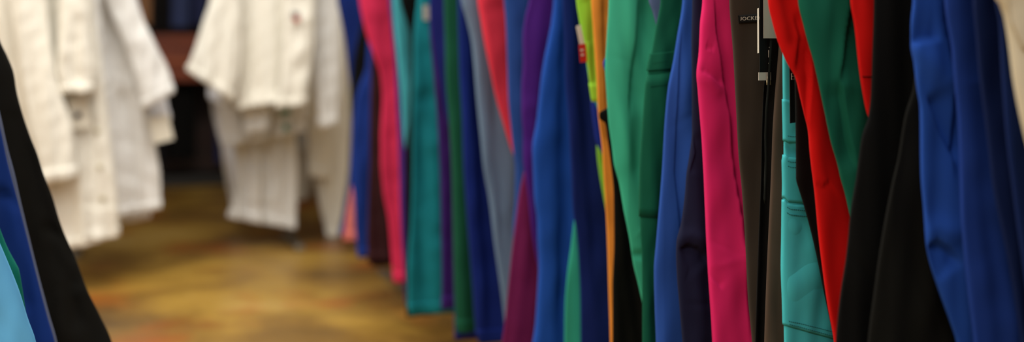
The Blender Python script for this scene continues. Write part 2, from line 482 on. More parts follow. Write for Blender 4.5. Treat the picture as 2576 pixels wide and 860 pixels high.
# ------------------------------------------------------------------ trousers on the long rail
# (label, nominal column, colour, aisle edge as photograph points, options), the far end first
NAVY, ROYAL, BLACK = (22, 34, 92), (32, 62, 150), (11, 10, 9)
ROW = [
 ('navy trousers at the far end of the long rail, next to the white coats', 862, (20, 40, 106),
  [(848, 0), (858, 50), (867, 100), (876, 180), (884, 250), (885, 400), (878, 450), (866, 520), (853, 592)], dict(hem=1)),
 ('coral pink trousers showing a thin low strip between two blue pairs', 874, (196, 108, 100),
  [(985, 0), (950, 200), (905, 340), (889, 440), (880, 490), (869, 560), (864, 606)], dict(hem=1)),
 ('black stand-in cloth for the shaded gap between the far navy and royal blue pairs', 884, BLACK,  # no real pair: black cloth added to paint the gap's shade
  [(912, 40), (897, 110), (887, 180), (883, 260), (888, 310), (905, 360), (930, 600)], {}),
 ('royal blue trousers bulging beside the maroon pair', 893, (28, 54, 132),
  [(926, 0), (925, 100), (921, 170), (905, 215), (895, 250), (885, 350), (881, 430), (890, 500), (894, 580), (901, 648)], dict(hem=1)),
 ('dark maroon brown trousers left of the raspberry pair', 936, (50, 24, 26),
  [(938, 0), (934, 170), (931, 300), (930, 400), (926, 520), (924, 600), (926, 660)], dict(hem=1)),
 ('raspberry pink trousers hanging over the maroon pair', 958, (206, 46, 84),
  [(904, 0), (913, 50), (923, 90), (941, 140), (958, 195), (962, 250), (958, 350), (958, 400), (964, 480), (978, 560), (986, 657), (991, 710)], dict(hem=1)),
 ('violet trousers seen as a sliver right of the raspberry pair', 997, (74, 40, 120),
  [(978, 0), (986, 80), (993, 160), (997, 250), (1002, 350), (1004, 420), (1006, 500), (1010, 600), (1017, 692)], {}),
 ('pale turquoise trousers tapering to a point beside a black gap', 1009, (70, 168, 180),
  [(987, 0), (992, 75), (1000, 150), (1007, 225), (1012, 300), (1017, 360), (1030, 420), (1040, 700)], {}),
 ('black trousers in the narrow gap beside the long teal pair', 1024, BLACK,
  [(1007, 0), (1020, 45), (1030, 90), (1032, 200), (1028, 300), (1021, 365), (1020, 430), (1020, 560), (1020, 657), (1022, 760)], {}),
 ('teal trousers with a white tag and a wide hem low over the floor', 1037, (22, 122, 132),
  [(1050, 0), (1045, 45), (1041, 100), (1040, 200), (1038, 300), (1038, 400), (1034, 560), (1026, 680), (1026, 760), (1032, 792)],
  dict(hem=1, tag='white', grooves=[([(1066, 250), (1062, 450), (1060, 700), (1062, 790)], .022, .010), ([(1090, 330), (1095, 560), (1100, 780)], .02, -.004)])),
 ('purple trousers between the teal and the green pair', 1098, (66, 34, 110),
  [(1082, 0), (1081, 75), (1085, 125), (1092, 200), (1100, 300), (1107, 430), (1110, 560), (1112, 700), (1112, 778)], dict(hem=1)),
 ('indigo trousers tapering down in front of the purple pair', 1108, (36, 40, 118),
  [(1080, 0), (1083, 60), (1090, 110), (1099, 170), (1109, 220), (1118, 280), (1132, 330), (1140, 600)], {}),
 ('bottle green trousers with a crumpled hem near the floor', 1128, (24, 84, 60),
  [(1117, 0), (1120, 100), (1122, 200), (1130, 300), (1136, 400), (1140, 560), (1142, 667), (1145, 775), (1150, 836)], dict(hem=1)),
 ('dark navy trousers left of the slate blue pair', 1165, (20, 38, 112),
  [(1152, 0), (1154, 100), (1157, 200), (1163, 300), (1166, 400), (1176, 560), (1189, 720), (1197, 828), (1206, 862)],
  dict(steps=[([(1176, -60), (1184, 200), (1200, 500), (1230, 900)], .018, .05)], hem=1)),
 ('slate blue grey trousers with a broad flat leg', 1202, (106, 130, 156),
  [(1160, 0), (1174, 50), (1186, 100), (1192, 150), (1200, 250), (1210, 350), (1217, 420), (1232, 507), (1245, 614), (1257, 700), (1266, 770), (1274, 850)], dict(steps=[([(1232, 100), (1240, 400), (1262, 700)], .006, .03)])),
 ('coral red trousers narrowing to a long point over the slate pair', 1238, (226, 56, 76),
  [(1202, 0), (1210, 50), (1221, 115), (1236, 185), (1250, 250), (1270, 320), (1288, 378), (1310, 430), (1340, 560)],
  dict(grooves=[([(1225, 22), (1262, 18)], .008, .005)])),
 ('steel blue trousers in a narrow strip right of the coral red pair', 1281, (44, 78, 148),
  [(1268, 0), (1272, 50), (1276, 150), (1279, 250), (1286, 325), (1291, 375), (1297, 430), (1296, 507), (1291, 575), (1296, 700)], {}),
 ('magenta plum trousers flaring out low on the rail', 1302, (116, 30, 78),
  [(1345, 0), (1335, 300), (1325, 400), (1319, 430), (1308, 480), (1297, 560), (1287, 640), (1276, 748), (1268, 828), (1263, 860)], {}),
 ('deep purple trousers hanging above the magenta pair', 1320, (78, 32, 120),
  [(1332, 0), (1322, 40), (1315, 100), (1316, 150), (1312, 225), (1312, 280), (1316, 340), (1316, 400), (1321, 440), (1328, 490), (1336, 571), (1347, 640), (1360, 700), (1380, 800)],
  dict(grooves=[([(1310, 345), (1345, 352)], .008, .004), ([(1310, 272), (1350, 262)], .008, -.003)])),
 ('royal blue trousers with a wide rounded leg right of the deep purple pair', 1354, (30, 76, 164),
  [(1394, 0), (1389, 50), (1380, 100), (1370, 150), (1362, 200), (1357, 250), (1350, 310), (1340, 372), (1342, 430), (1345, 500), (1352, 555), (1353, 600), (1356, 667), (1352, 748), (1346, 828), (1341, 860)],
  dict(steps=[([(1412, -60), (1404, 300), (1408, 560), (1390, 900)], .020, .05)])),
 ('jade green trousers peeping out between the royal blue and navy pairs', 1420, (50, 158, 132),
  [(1465, 420), (1452, 510), (1445, 550), (1437, 614), (1427, 694), (1421, 775), (1420, 860)], {}),
 ('navy trousers left of the lime green garment', 1436, (20, 36, 100),
  [(1416, 0), (1420, 100), (1422, 200), (1430, 300), (1437, 430), (1442, 534), (1450, 580), (1455, 640), (1460, 748), (1461, 860)], dict(steps=[([(1440, -60), (1452, 200), (1475, 420), (1490, 800)], .010, .04)])),
 ('lime trousers showing a thin low sliver beside the orange pair', 1466, (140, 205, 60),
  [(1500, 250), (1502, 330), (1501, 370), (1507, 430), (1517, 490), (1530, 560)], {}),
 ('blue trousers in a narrow gap under the lime garment', 1476, (28, 44, 130),
  [(1488, 150), (1486, 250), (1493, 320), (1501, 365), (1514, 385), (1527, 430)], {}),
 ('aqua trousers showing as a thin edge left of the lime garment', 1481, (64, 180, 196),
  [(1486, 50), (1480, 120), (1476, 158), (1481, 195), (1490, 240), (1505, 280)], {}),
 ('lime green scrub top with a red and white tag', 1487, (152, 214, 62),
  [(1450, 0), (1457, 50), (1466, 100), (1475, 150), (1482, 200), (1487, 235), (1490, 256)],
  dict(hem=1, top=1, tag='red', grooves=[([(1478, 0), (1488, 90), (1496, 200)], .006, .005), ([(1465, 10), (1478, 100)], .006, .003)])),
 ('bright orange trousers beside the jade green pair', 1503, (255, 156, 60),
  [(1487, 0), (1492, 75), (1497, 150), (1502, 225), (1505, 290), (1510, 330), (1515, 375), (1518, 430), (1523, 507), (1528, 614), (1531, 720), (1535, 860)], dict(steps=[([(1508, -40), (1514, 100), (1519, 220), (1522, 330)], .005, .03)])),
 ('black trousers with a pointed fold across the orange pair', 1532, (16, 15, 11),
  [(1545, 0), (1540, 230), (1528, 270), (1507, 285), (1508, 299), (1521, 308), (1528, 350), (1535, 400), (1544, 490), (1545, 614), (1541, 720), (1541, 860)], {}),
 ('royal blue trousers hidden behind the jade green pair but for one bulge', 1540, (30, 48, 150),
  [(1545, 0), (1538, 110), (1527, 138), (1517, 160), (1524, 185), (1540, 210), (1560, 300), (1640, 860)], {}),
 ('jade green trousers with a broad smooth leg', 1552, (66, 182, 146),
  [(1531, 0), (1526, 100), (1522, 175), (1525, 225), (1530, 300), (1540, 375), (1544, 410), (1557, 460), (1570, 534), (1584, 603), (1594, 667), (1605, 712), (1616, 760), (1640, 860)],
  dict(steps=[([(1602, -30), (1598, 60), (1589, 140), (1579, 230), (1573, 300)], .010, .035)], grooves=[([(1640, 0), (1630, 120), (1616, 260), (1614, 420)], .020, .006), ([(1594, 640), (1613, 640)], .006, .004)], fold=.003)),
 ('slate blue trousers showing only between the two green pairs', 1602, (98, 116, 160),
  [(1632, 0), (1642, 30), (1652, 66), (1680, 130), (1700, 500)], {}),
 ('bottle green cargo trousers with a patch pocket', 1636, (18, 88, 64),
  [(1662, 0), (1651, 65), (1640, 130), (1632, 170), (1628, 200), (1620, 300), (1612, 430), (1611, 560), (1615, 667), (1616, 860)], dict(pocket='green')),
 ('medium blue trousers with a pressed crease beside the navy pair', 1682, (44, 82, 164),
  [(1718, 0), (1703, 100), (1695, 150), (1681, 225), (1672, 325), (1667, 415), (1660, 510), (1651, 614), (1646, 678), (1648, 775), (1651, 860)],
  dict(steps=[([(1716, 40), (1704, 170), (1697, 330), (1692, 430), (1706, 560), (1718, 720)], .004, .012)], fold=.003)),
 ('midnight navy trousers with a sharp knee fold', 1727, (26, 28, 52),
  [(1743, 0), (1741, 100), (1742, 200), (1742, 330), (1735, 395), (1728, 440), (1725, 480), (1715, 560), (1703, 610), (1702, 640), (1704, 694), (1711, 775), (1718, 860)],
  dict(steps=[([(1785, 660), (1768, 634), (1750, 617), (1726, 611), (1696, 624)], .009, .02), ([(1740, 330), (1746, 385), (1730, 440)], .005, .01)], grooves=[([(1700, 598), (1730, 590), (1765, 602)], .010, -.004)])),
 ('hot pink trousers with a deep groove between two legs', 1769, (222, 38, 104),
  [(1769, 0), (1763, 60), (1760, 130), (1754, 188), (1757, 225), (1761, 275), (1767, 350), (1771, 420), (1776, 534), (1782, 667), (1790, 790), (1794, 860)],
  dict(steps=[([(1786, -40), (1796, 80), (1808, 150), (1822, 230), (1834, 310), (1841, 400), (1852, 480), (1866, 570), (1875, 680), (1884, 900)], .015, .016), ([(1750, 178), (1778, 190), (1812, 220)], .004, .008), ([(1772, 682), (1790, 704), (1812, 728)], .003, .008), ([(1768, 122), (1790, 130)], .003, .006)], grooves=[([(1758, 196), (1782, 206), (1800, 226)], .008, -.002)], fold=.0025)),
 ('dark taupe trousers with a woven name label, right of the hot pink pair', 1848, (60, 52, 44),
  [(1836, 0), (1845, 125), (1852, 250), (1860, 400), (1867, 470), (1875, 587), (1883, 748), (1893, 860)], dict(label=1, fold=.002, wrinkle=.0003)),
 ('black trousers with a drawcord in the gap between two taupe pairs', 1898, (13, 12, 10),
  [(1952, 0), (1930, 120), (1921, 240), (1917, 330), (1915, 430), (1910, 560), (1905, 700), (1900, 860)],
  dict(cord=1, grooves=[([(1935, 220), (1930, 520), (1920, 860)], .008, .008)])),
 ('brown taupe trousers left of the turquoise cargo pair', 1940, (74, 60, 49),
  [(1968, 0), (1958, 150), (1950, 250), (1945, 330), (1942, 420), (1936, 560), (1931, 667), (1924, 860)], dict(fold=.002)),
 ('turquoise cargo trousers with stitched pockets', 1971, (66, 178, 184),
  [(1967, 0), (1970, 135), (1971, 250), (1973, 350), (1973, 395), (1971, 400), (1972, 470), (1971, 507), (1970, 600), (1969, 667), (1972, 760), (1974, 860)],
  dict(grooves=[([(1985, 655), (2012, 628), (2045, 598)], .012, .004), ([(1990, 720), (2030, 690), (2060, 690)], .02, -.003), ([(1972, 560), (2000, 575)], .015, -.002), ([(1976, 366), (1990, 378), (2006, 384)], .006, .003)], fold=.002, wrinkle=.0003, pocket='aqua', swing=1)),
 ('black trousers in front of the turquoise cargo pair', 2004, (12, 11, 10),
  [(1999, 0), (2000, 200), (2002, 300), (2003, 400), (2003, 448), (2010, 475), (2020, 507), (2042, 587), (2060, 667), (2076, 748), (2092, 820), (2101, 860)], {}),
 ('bright red trousers draped across the turquoise cargo pair', 2030, (204, 16, 14),
  [(1933, 0), (1945, 60), (1960, 110), (1981, 158), (2003, 197), (2012, 235), (2025, 290), (2034, 330), (2038, 380), (2043, 425), (2050, 480), (2060, 587), (2071, 678), (2085, 775), (2096, 833), (2100, 860)],
  dict(steps=[([(2034, 350), (2031, 270), (2033, 200), (2028, 80)], .008, .014), ([(1990, 20), (2004, 100), (1998, 150), (1992, 190)], .006, .012), ([(2084, 448), (2066, 464), (2048, 456)], .003, .008)], grooves=[([(1972, 0), (1990, 60), (1994, 100)], .010, .005)], fold=.002)),
 ('bottle green trousers between two bright red pairs', 2084, (20, 92, 72),
  [(2008, 0), (2022, 65), (2034, 110), (2046, 150), (2060, 210), (2075, 280), (2092, 360), (2107, 410), (2116, 450), (2126, 485), (2136, 530), (2160, 640), (2200, 860)],
  dict(steps=[([(2140, -40), (2136, 0), (2122, 80), (2112, 160), (2100, 215)], .012, .03), ([(2156, 430), (2140, 350), (2126, 280), (2108, 190)], .008, .02)], fold=.003)),
 ('bright red trousers in a wedge between green and black pairs', 2142, (196, 16, 14),
  [(2140, 0), (2150, 65), (2162, 175), (2172, 240), (2180, 280), (2190, 310), (2230, 500), (2300, 860)], dict(seam=1)),
 ('black trousers with a broad plain leg right of the red wedge', 2188, (11, 11, 10),
  [(2200, 0), (2196, 125), (2191, 250), (2185, 295), (2170, 340), (2160, 410), (2156, 440), (2141, 528), (2130, 640), (2114, 748), (2103, 860)], dict(fold=.005)),
 ('black trousers flaring low beside the blue pair with knee creases', 2272, (15, 15, 12),
  [(2312, 0), (2308, 120), (2298, 220), (2278, 290), (2260, 400), (2246, 460), (2226, 560), (2198, 748), (2184, 860)], dict(fold=.005)),
 ('royal blue trousers creased at the knee', 2316, (34, 74, 160),
  [(2298, 0), (2293, 65), (2293, 115), (2301, 160), (2308, 220), (2316, 275), (2318, 430), (2326, 534), (2331, 610), (2337, 645), (2363, 732), (2390, 807), (2407, 860)],
  dict(steps=[([(2280, 124), (2296, 114), (2318, 107), (2366, 102)], .009, .022), ([(2322, 236), (2345, 285), (2372, 345), (2402, 420)], .009, .016), ([(2424, 668), (2414, 650), (2392, 622), (2360, 602), (2318, 618)], .010, .022), ([(2362, -40), (2376, 70), (2389, 150), (2396, 220), (2398, 330), (2392, 470)], .010, .02)], grooves=[([(2306, 140), (2340, 160), (2376, 196)], .016, -.005), ([(2328, 585), (2360, 575), (2400, 585)], .012, -.004)], fold=.003)),
 ('royal blue trousers with one long smooth leg right of the creased pair', 2408, (28, 56, 132),
  [(2378, 0), (2396, 125), (2403, 215), (2411, 300), (2416, 430), (2419, 534), (2427, 640), (2438, 748), (2452, 860)], dict(fold=.003)),
 ('navy trousers between the smooth royal blue pair and the last dark pair', 2474, (13, 28, 70),
  [(2450, 0), (2458, 100), (2464, 175), (2476, 275), (2488, 375), (2497, 453), (2518, 560), (2540, 667), (2561, 800), (2570, 860)], {}),
 ('dark navy trousers tucked behind the cream coat', 2522, (14, 32, 80),
  [(2506, 0), (2516, 60), (2520, 150), (2526, 250), (2534, 350), (2544, 430), (2560, 560), (2580, 700), (2600, 860)], {}),
]

P0, GAP = 0.786, 0.036
a0 = [along(r[1], P0) for r in ROW] + [along(2562, P0)]
b = [v + i * GAP for i, v in enumerate(a0)]
blocks = []                                     # keep every gap at least GAP wide
for v in b:
    blocks.append([v, 1])
    while len(blocks) > 1 and blocks[-2][0] < blocks[-1][0]:
        v2, n2 = blocks.pop(); v1, n1 = blocks.pop()
        blocks.append([(v1 * n1 + v2 * n2) / (n1 + n2), n1 + n2])
A_ROW = []
for v, n in blocks:
    A_ROW += [v] * n
A_ROW = [v - i * GAP for i, v in enumerate(A_ROW)]

stitch_dark = {}
white_card = plain('white_card', (222, 216, 200), .6)
grey_card = plain('grey_card', (176, 168, 152), .7)
black_card = plain('black_card', (10, 10, 10), .6)
red_card = plain('red_card', (196, 34, 22), .6)
ink_white = plain('white_print', (206, 200, 184), .7)
plastic = plain('milky_plastic', (196, 188, 160), .4)

for i, (label, nx, rgb, edge, opt) in enumerate(ROW):
    a = A_ROW[i]
    gap = min([abs(A_ROW[j] - a) for j in (i - 1, i + 1) if 0 <= j < len(A_ROW)])
    fold = min(opt.get('fold', .004), gap * .10)
    bow = max(.009, min(.0135, gap * .20))
    t = min(.018, gap * .5 - fold * 1.6 - .0045)
    L = []
    for x, y in edge:
        q = on_plane(x, y, a)
        for _ in range(4):
            q = on_plane(x, y, a + bow * (1 - math.exp(-max(q[0] - .775, 0) / .06)))
        L.append(q)
    y_top = edge[0][1]
    L = [(L[0][0] + (L[0][0] - L[1][0]) * .35, max(L[0][1] + .08, .97))] + L
    topz = 1.198
    L = [(L[0][0], topz)] + L if L[0][1] < topz - .03 else [(L[0][0], topz)] + L[1:]
    if not opt.get('hem'):
        zlow = .12 + .02 * ((i * 7) % 5) / 5
        q, r = L[-1], L[-2]
        sl = (q[0] - r[0]) / max(r[1] - q[1], 1e-3)
        L.append((q[0] + max(-.05, min(.06, sl * (q[1] - zlow) * .5)), zlow))
    zb = L[-1][1]
    pr = max(P0 + .235, max(q[0] for q in L) + .10)
    R = [(pr, topz), (pr, zb + .002)]
    near = nx > 1480
    kind = 'hanging_scrub_top' if opt.get('top') else 'hanging_trousers'
    root = thing(kind, label, 'scrub top' if opt.get('top') else 'trousers', (P0 + .2, a, zb), 'coloured trousers along the steel rail')
    s = Slab(a, L, R, t, 100 + i, fold, .07 if near else .08, opt.get('wrinkle', .0005), opt.get('grooves', ()), bow=bow, ttop=gap * .5 - fold - .003, steps=opt.get('steps', ()))
    m = fab(rgb)
    s.build('sleeve' if opt.get('top') else 'leg', m, root, 104 if near else 56, 210 if near else 90, dense=(.40, .92) if near and not opt.get('top') else None)
    if opt.get('hem'):
        s.build('hem', m, root, 52, 5, .0016, 1 - .03 / (topz - zb), 1.0)
    if pr + .20 < 1.9:
        s2 = Slab(a, [(pr + .004, topz), (pr + .004, zb)], [(pr + .19, topz), (pr + .19, zb)], t * .9, 300 + i, fold, .08)
        s2.build('body' if opt.get('top') else 'leg', m, root, 28, 26)
    dark = fab(tuple(int(c * .62) for c in rgb))
    if opt.get('tag') == 'white':
        g = card('price_tag', white_card, root, 1064, 13, a - t - .006, .017, .038, .25, .03)
    if opt.get('tag') == 'red':
        g = card('price_tag', white_card, root, 1449, 66, a - t - .010, .010, .034, .3, .26)
        g2 = card('care_tag', red_card, root, 1456, 112, a - t - .013, .014, .029, .25, .10)
        g2['label'] = 'red tag with pale print'
        card('print', ink_white, g2, 1460, 124, a - t - .0145, .006, .003, .25, .10, .0004)
        card('print', ink_white, g2, 1462, 136, a - t - .0145, .005, .003, .25, .10, .0004)
    if opt.get('pocket') == 'green':
        f1 = s.wrap('pocket_flap', m, root, [(1640, 135), (1660, 133), (1712, 127)], [(1636, 178), (1660, 176), (1706, 172)], .0026)
        f2 = s.wrap('pocket', m, root, [(1632, 189), (1655, 187), (1705, 178)], [(1616, 545), (1650, 547), (1690, 545)], .0018)
        s.stitches('stitching', dark, f1, [[(1640, 160), (1660, 157), (1700, 152)]], off=.0021)
        s.stitches('stitching', dark, f2, [[(1634, 218), (1660, 215), (1690, 210)]], off=.0023)
    if opt.get('pocket') == 'aqua':
        f1 = s.wrap('pocket_flap', m, root, [(1973, 250), (1985, 252), (2016, 254)], [(1974, 354), (1985, 358), (2016, 359)], .0012)
        s.stitches('stitching', dark, f1, [[(1978, 341), (1992, 343), (2012, 343)]], off=.0017)
        f2 = s.wrap('pocket', m, root, [(1973, 390), (1985, 395), (2020, 397)], [(1973, 497), (1985, 507), (2040, 512)], .0016)
        s.stitches('stitching', dark, f2, [[(1978, 404), (1988, 407), (2016, 408)]], off=.0021)
        s.stitches('stitching', dark, f2, [[(1978, 416), (1988, 420), (2016, 421)]], off=.0021)
        f3 = s.wrap('cargo_pocket', m, root, [(1972, 503), (1982, 511), (2000, 515), (2050, 517)], [(1973, 818), (2000, 824), (2050, 838), (2104, 852)], .0017, 60, 50)
        for ln in ([(1976, 519), (1986, 525), (2036, 530)], [(1976, 533), (1986, 539), (2040, 545)], [(1980, 806), (2010, 812), (2050, 822), (2096, 834)], [(1982, 814), (2010, 821), (2050, 832), (2096, 845)]):
            s.stitches('stitching', dark, f3, [ln], off=.0022)
    if opt.get('swing'):
        g = card('hang_tag', black_card, root, 1986, 150, a - t - .010, .030, .075, .55, .02)
        g['label'] = 'black card tag with a small white square emblem'
        for (xx, yy, ww, hh) in ((1991, 184, .0066, .0006), (1991, 199, .0066, .0006), (1991, 184, .0006, .0076), (1999, 184, .0006, .0076), (1993, 191, .0040, .0010)):
            card('emblem', ink_white, g, xx, yy, a - t - .0112, ww, hh, .55, .02, .0004)
    if opt.get('seam'):
        s.patch('seam', dark, root, [(2160, 191), (2200, 190)], [(2160, 194), (2200, 193)], .0012, 12, 3)
    if opt.get('cord'):
        pts = []
        for (x, y) in ((1940, 95), (1937, 150), (1933, 220), (1928, 280), (1926, 340), (1927, 400), (1925, 450), (1924, 500), (1925, 512)):
            p, z = on_plane(x, y, a - t - .012)
            pts.append((p, a - t - .012, z))
        link('drawcord', *tube_data(pts, .0016, 10), fab((20, 22, 19)), root)
    if opt.get('cord'):
        # stack of card tags hanging in front of the label
        g = card('hang_tag', black_card, root, 1911, -60, a - t - .012, .024, .128, .35, 0.0)
        g['label'] = 'black card tag with a white lower band'
        card('tag_band', white_card, g, 1908.5, 182, a - t - .0128, .024, .0100, .35, 0.0)
        for (xx, yy, ww, hh) in ((1935, 118, .004, .0012), (1933, 126, .0012, .009), (1936, 130, .003, .0012), (1935, 150, .004, .0012), (1933, 158, .005, .0012)):
            card('tag_print', ink_white, g, xx, yy, a - t - .0128 + .0035, ww, hh, .35, 0, .0004)
        g = card('hang_tag', grey_card, root, 1921, -60, a - t - .017, .022, .0765, .10, 0.0)
        g['label'] = 'blank pale card tag in front of the black one'
        g = card('hang_tag', white_card, root, 1908.5, 20, a - t - .013, .014, .0555, 1.12, -.03)
        g['label'] = 'cream card tag seen nearly edge on'
        pp, zz = on_plane(1932, 192, a - t - .006)
        link('tag_fastener', *tube_data([(pp, a - t - .006, zz), (pp + .0005, a - t - .006, zz - .004), (pp + .001, a - t - .006, zz - .0105)], .0028, 10), plastic, root)
    if opt.get('label'):
        ya = a - t
        g = s.patch('brand_label', black_card, root, [(1856, 39), (1890, 36), (1928, 33)], [(1858, 59), (1890, 57), (1928, 54)], .0016, 20, 6)
        g['label'] = 'small black woven label with white capital letters'
        o = Vector(s.meet(1861, 52.0))
        e = Vector(s.meet(1909, 49.0))
        ux = (e - o).normalized(); uz = Vector((-ux.y, ux.x))
        def place(u_, v_, w_):
            if u_ < .0017: v_ = (v_ + .00175) * .74      # the J stands on the line
            q = o + ux * (u_ * 1.16) + uz * v_
            return (q.x, float(s.front(np.array(q.x), np.array(q.y))) - .0021 - w_, q.y)
        lt = lettering('lettering', 'JOCKEY', ink_white, g, place, .0066)

# cream coat closing the row
a = A_ROW[-1]
root = thing('hanging_coat', 'cream coat at the near end of the long rail', 'coat', (P0 + .2, a, .16), None)
E = [(2493, -30), (2524, 20), (2533, 60), (2541, 110), (2551, 190), (2563, 260), (2578, 330), (2600, 420), (2640, 600), (2660, 860)]
L = [on_plane(x, y, a) for x, y in E]; L = [(L[0][0], 1.198)] + L; L.append((L[-1][0], .16))
pr = max(q[0] for q in L) + .2
s = Slab(a, L, [(pr, 1.198), (pr, .162)], .012, 777, .002, .09)
s.build('body', fab((216, 206, 180)), root, 64, 100)
E2 = [(2494, 0), (2510, 14), (2526, 26), (2533, 50)]
s.patch('lapel', fab((206, 196, 172)), root, [(2530, -30), (2570, -30), (2620, -30)], [(2538, 60), (2570, 120), (2620, 150)], .003)

# ------------------------------------------------------------------ trousers on the near left rack (their aisle edge is on the right)
LEFT = [
 ('black trousers hanging by the aisle, in front of the white coats', 1.98, (30, 29, 25),
  [(-25, 0), (0, 102), (20, 145), (35, 185), (41, 225), (55, 280), (75, 340), (95, 390), (107, 430), (132, 495), (150, 555), (161, 585), (190, 650), (220, 730), (250, 790), (282, 862)],
  dict(grooves=[([(120, 575), (155, 590), (185, 640)], .009, .006), ([(195, 735), (215, 722), (235, 740)], .008, -.004), ([(40, 300), (110, 520), (190, 800)], .014, .006)])),
 ('slate blue trousers showing a thin edge beside the black pair', 1.89, (112, 122, 150),
  [(-30, 180), (0, 285), (20, 375), (35, 430), (52, 505), (76, 605), (101, 705), (124, 790), (145, 865)], {}),
 ('royal blue trousers between the slate and green pairs', 1.81, (30, 62, 142),
  [(-30, 220), (0, 320), (18, 405), (27, 440), (43, 500), (70, 605), (95, 705), (120, 800), (138, 862)],
  dict(grooves=[([(0, 485), (25, 492), (45, 510)], .008, .006), ([(5, 500), (30, 640), (60, 760)], .012, .006)])),
 ('emerald green trousers peeping out beside the sky blue pair', 1.73, (20, 122, 104),
  [(-30, 490), (0, 575), (20, 625), (36, 655), (48, 678), (54, 710), (61, 755), (75, 860)], {}),
 ('sky blue trousers at the near end of the rack by the aisle', 1.65, (108, 190, 246),
  [(-60, 470), (0, 612), (30, 683), (50, 735), (70, 800), (91, 862)], dict(fold=.002)),
]
for i, (label, a, rgb, edge, opt) in enumerate(LEFT):
    R = [on_plane(x, y, a) for x, y in edge]
    R = [(R[0][0] - .03, 1.198)] + R
    q, r = R[-1], R[-2]
    R.append((q[0] + .03, .14))
    L = [(q_[0] - .20, q_[1]) for q_ in R]
    root = thing('hanging_trousers', label, 'trousers', (R[0][0] - .1, a, .14), 'trousers on the short rack by the aisle')
    s = Slab(a, L, R, .019, 500 + i, opt.get('fold', .004), .075, .0005, opt.get('grooves', ()))
    s.build('leg', fab(rgb), root, 84, 130)
    L2 = [(q_[0] - .18, q_[1]) for q_ in L]; R2 = [(q_[0] - .003, q_[1]) for q_ in L]
    Slab(a, L2, R2, .017, 540 + i, .003).build('leg', fab(rgb), root, 28, 30)

# ------------------------------------------------------------------ white coats
WHITE = fabric('white_cotton', (226, 225, 222), .8, .03, .1, .05)
WHITE2 = fabric('white_cotton_cool', (220, 220, 224), .8, .03, .1, .05)
CREAM = fabric('white_cotton_warm', (230, 226, 214), .8, .03, .1, .05)
TOPZ = 1.31


def edge_pts(pts, a, top=TOPZ):
    q = [on_plane(x, y, a) for x, y in pts]
    return [(q[0][0], top)] + [w for w in q if w[1] < top - .03]


def coat(label, a, bodyL, bodyR, sleeves, mat, seed, group, pockets=(), tags=(), buttons=None, fold=.012, t=.026, grooves=()):
    L, R = edge_pts(bodyL, a), edge_pts(bodyR, a)
    root = thing('hanging_lab_coat', label, 'lab coat', ((L[-1][0] + R[-1][0]) / 2, a, min(L[-1][1], R[-1][1])), group)
    s = Slab(a, L, R, t, seed, fold, .11, .0006, grooves)
    s.build('body', mat, root, 72, 90)
    s.build('hem', mat, root, 72, 4, .003, .972, 1.0)
    for k, (sl, sr, da) in enumerate(sleeves):
        sa = a + da
        z = Slab(sa, edge_pts(sl, sa, TOPZ - .02), edge_pts(sr, sa, TOPZ - .02), .024, seed + 31 * (k + 1), .006, .08, .001)
        z.build('sleeve', mat, root, 56, 60)
        z.build('cuff', mat, root, 56, 4, .003, .955, 1.0)
    for top, bot in pockets:
        s.patch('pocket', mat, root, top, bot, .006)
    if buttons:
        for (x, y) in buttons:
            p, z = on_plane(x, y, a - t)
            yy = float(s.front(np.array(p), np.array(z)))
            V, fc = tube_data([(p, yy + .004, z), (p, yy - .005, z)], .009, 12)
            link('button', V, fc, plastic, root)
    for (x, y, w, h, yaw, roll, m, da) in tags:
        card('hang_tag', m, root, x, y, a - t + da, w, h, yaw, roll, .001)
    return root


navy_ink = plain('dark_print', (44, 40, 46), .6)
green_card = plain('green_card', (24, 112, 82), .6)
GL, GC = 'white coats by the near side of the aisle', 'white coats on the rack at the end of the aisle'
coat('white lab coat hanging lowest, front of the bunch behind the black trousers', 4.24,
     [(-40, -60), (20, 200), (70, 400), (110, 560), (120, 640)], [(232, -60), (262, 200), (284, 400), (298, 520), (300, 592)],
     [([(20, -60), (45, 150), (75, 300), (105, 462)], [(114, -60), (142, 190), (184, 330), (194, 446)], -.075),
      ([(150, -60), (146, 80), (142, 170), (156, 236)], [(226, -60), (228, 90), (238, 170), (232, 232)], -.075)],
     CREAM, 11, GL, pockets=[([(206, 520), (250, 522), (292, 520)], [(210, 600), (250, 603), (292, 596)])],
     tags=[(172, 250, .062, .10, .2, .1, white_card, -.03), (186, 284, .020, .018, .2, .1, navy_ink, -.034)],
     buttons=[(246, 330), (252, 420), (258, 500)], grooves=[([(120, 0), (135, 160), (150, 230)], .03, .02), ([(215, 240), (225, 400), (240, 560)], .03, .016)])
coat('white lab coat with a flared sleeve and a square paper tag', 4.41,
     [(130, -60), (150, 200), (165, 400), (180, 560)], [(330, -60), (352, 160), (384, 330), (404, 450), (405, 524)],
     [([(250, -60), (290, 60), (330, 160), (360, 276)], [(326, -60), (344, 10), (392, 112), (432, 200), (437, 232)], -.08),
      ([(188, -60), (186, 100), (184, 220), (190, 310)], [(250, -60), (256, 60), (262, 150), (270, 210)], -.08)],
     WHITE, 23, GL, tags=[(374, 298, .068, .092, .15, .22, white_card, -.03)], grooves=[([(310, 250), (330, 400), (345, 540)], .03, .02)])
coat('white lab coat hanging behind the flared sleeve of the bunch near the black trousers', 4.58,
     [(60, -60), (90, 200), (110, 400), (130, 590)], [(300, -60), (330, 160), (350, 330), (372, 450), (378, 548)],
     [([(290, -60), (318, 120), (356, 260), (378, 350)], [(338, -60), (384, 120), (420, 250), (428, 300)], -.075),
      ([(70, -60), (70, 120), (70, 240), (74, 350)], [(150, -60), (150, 120), (148, 240), (144, 350)], -.075)],
     WHITE2, 37, GL)
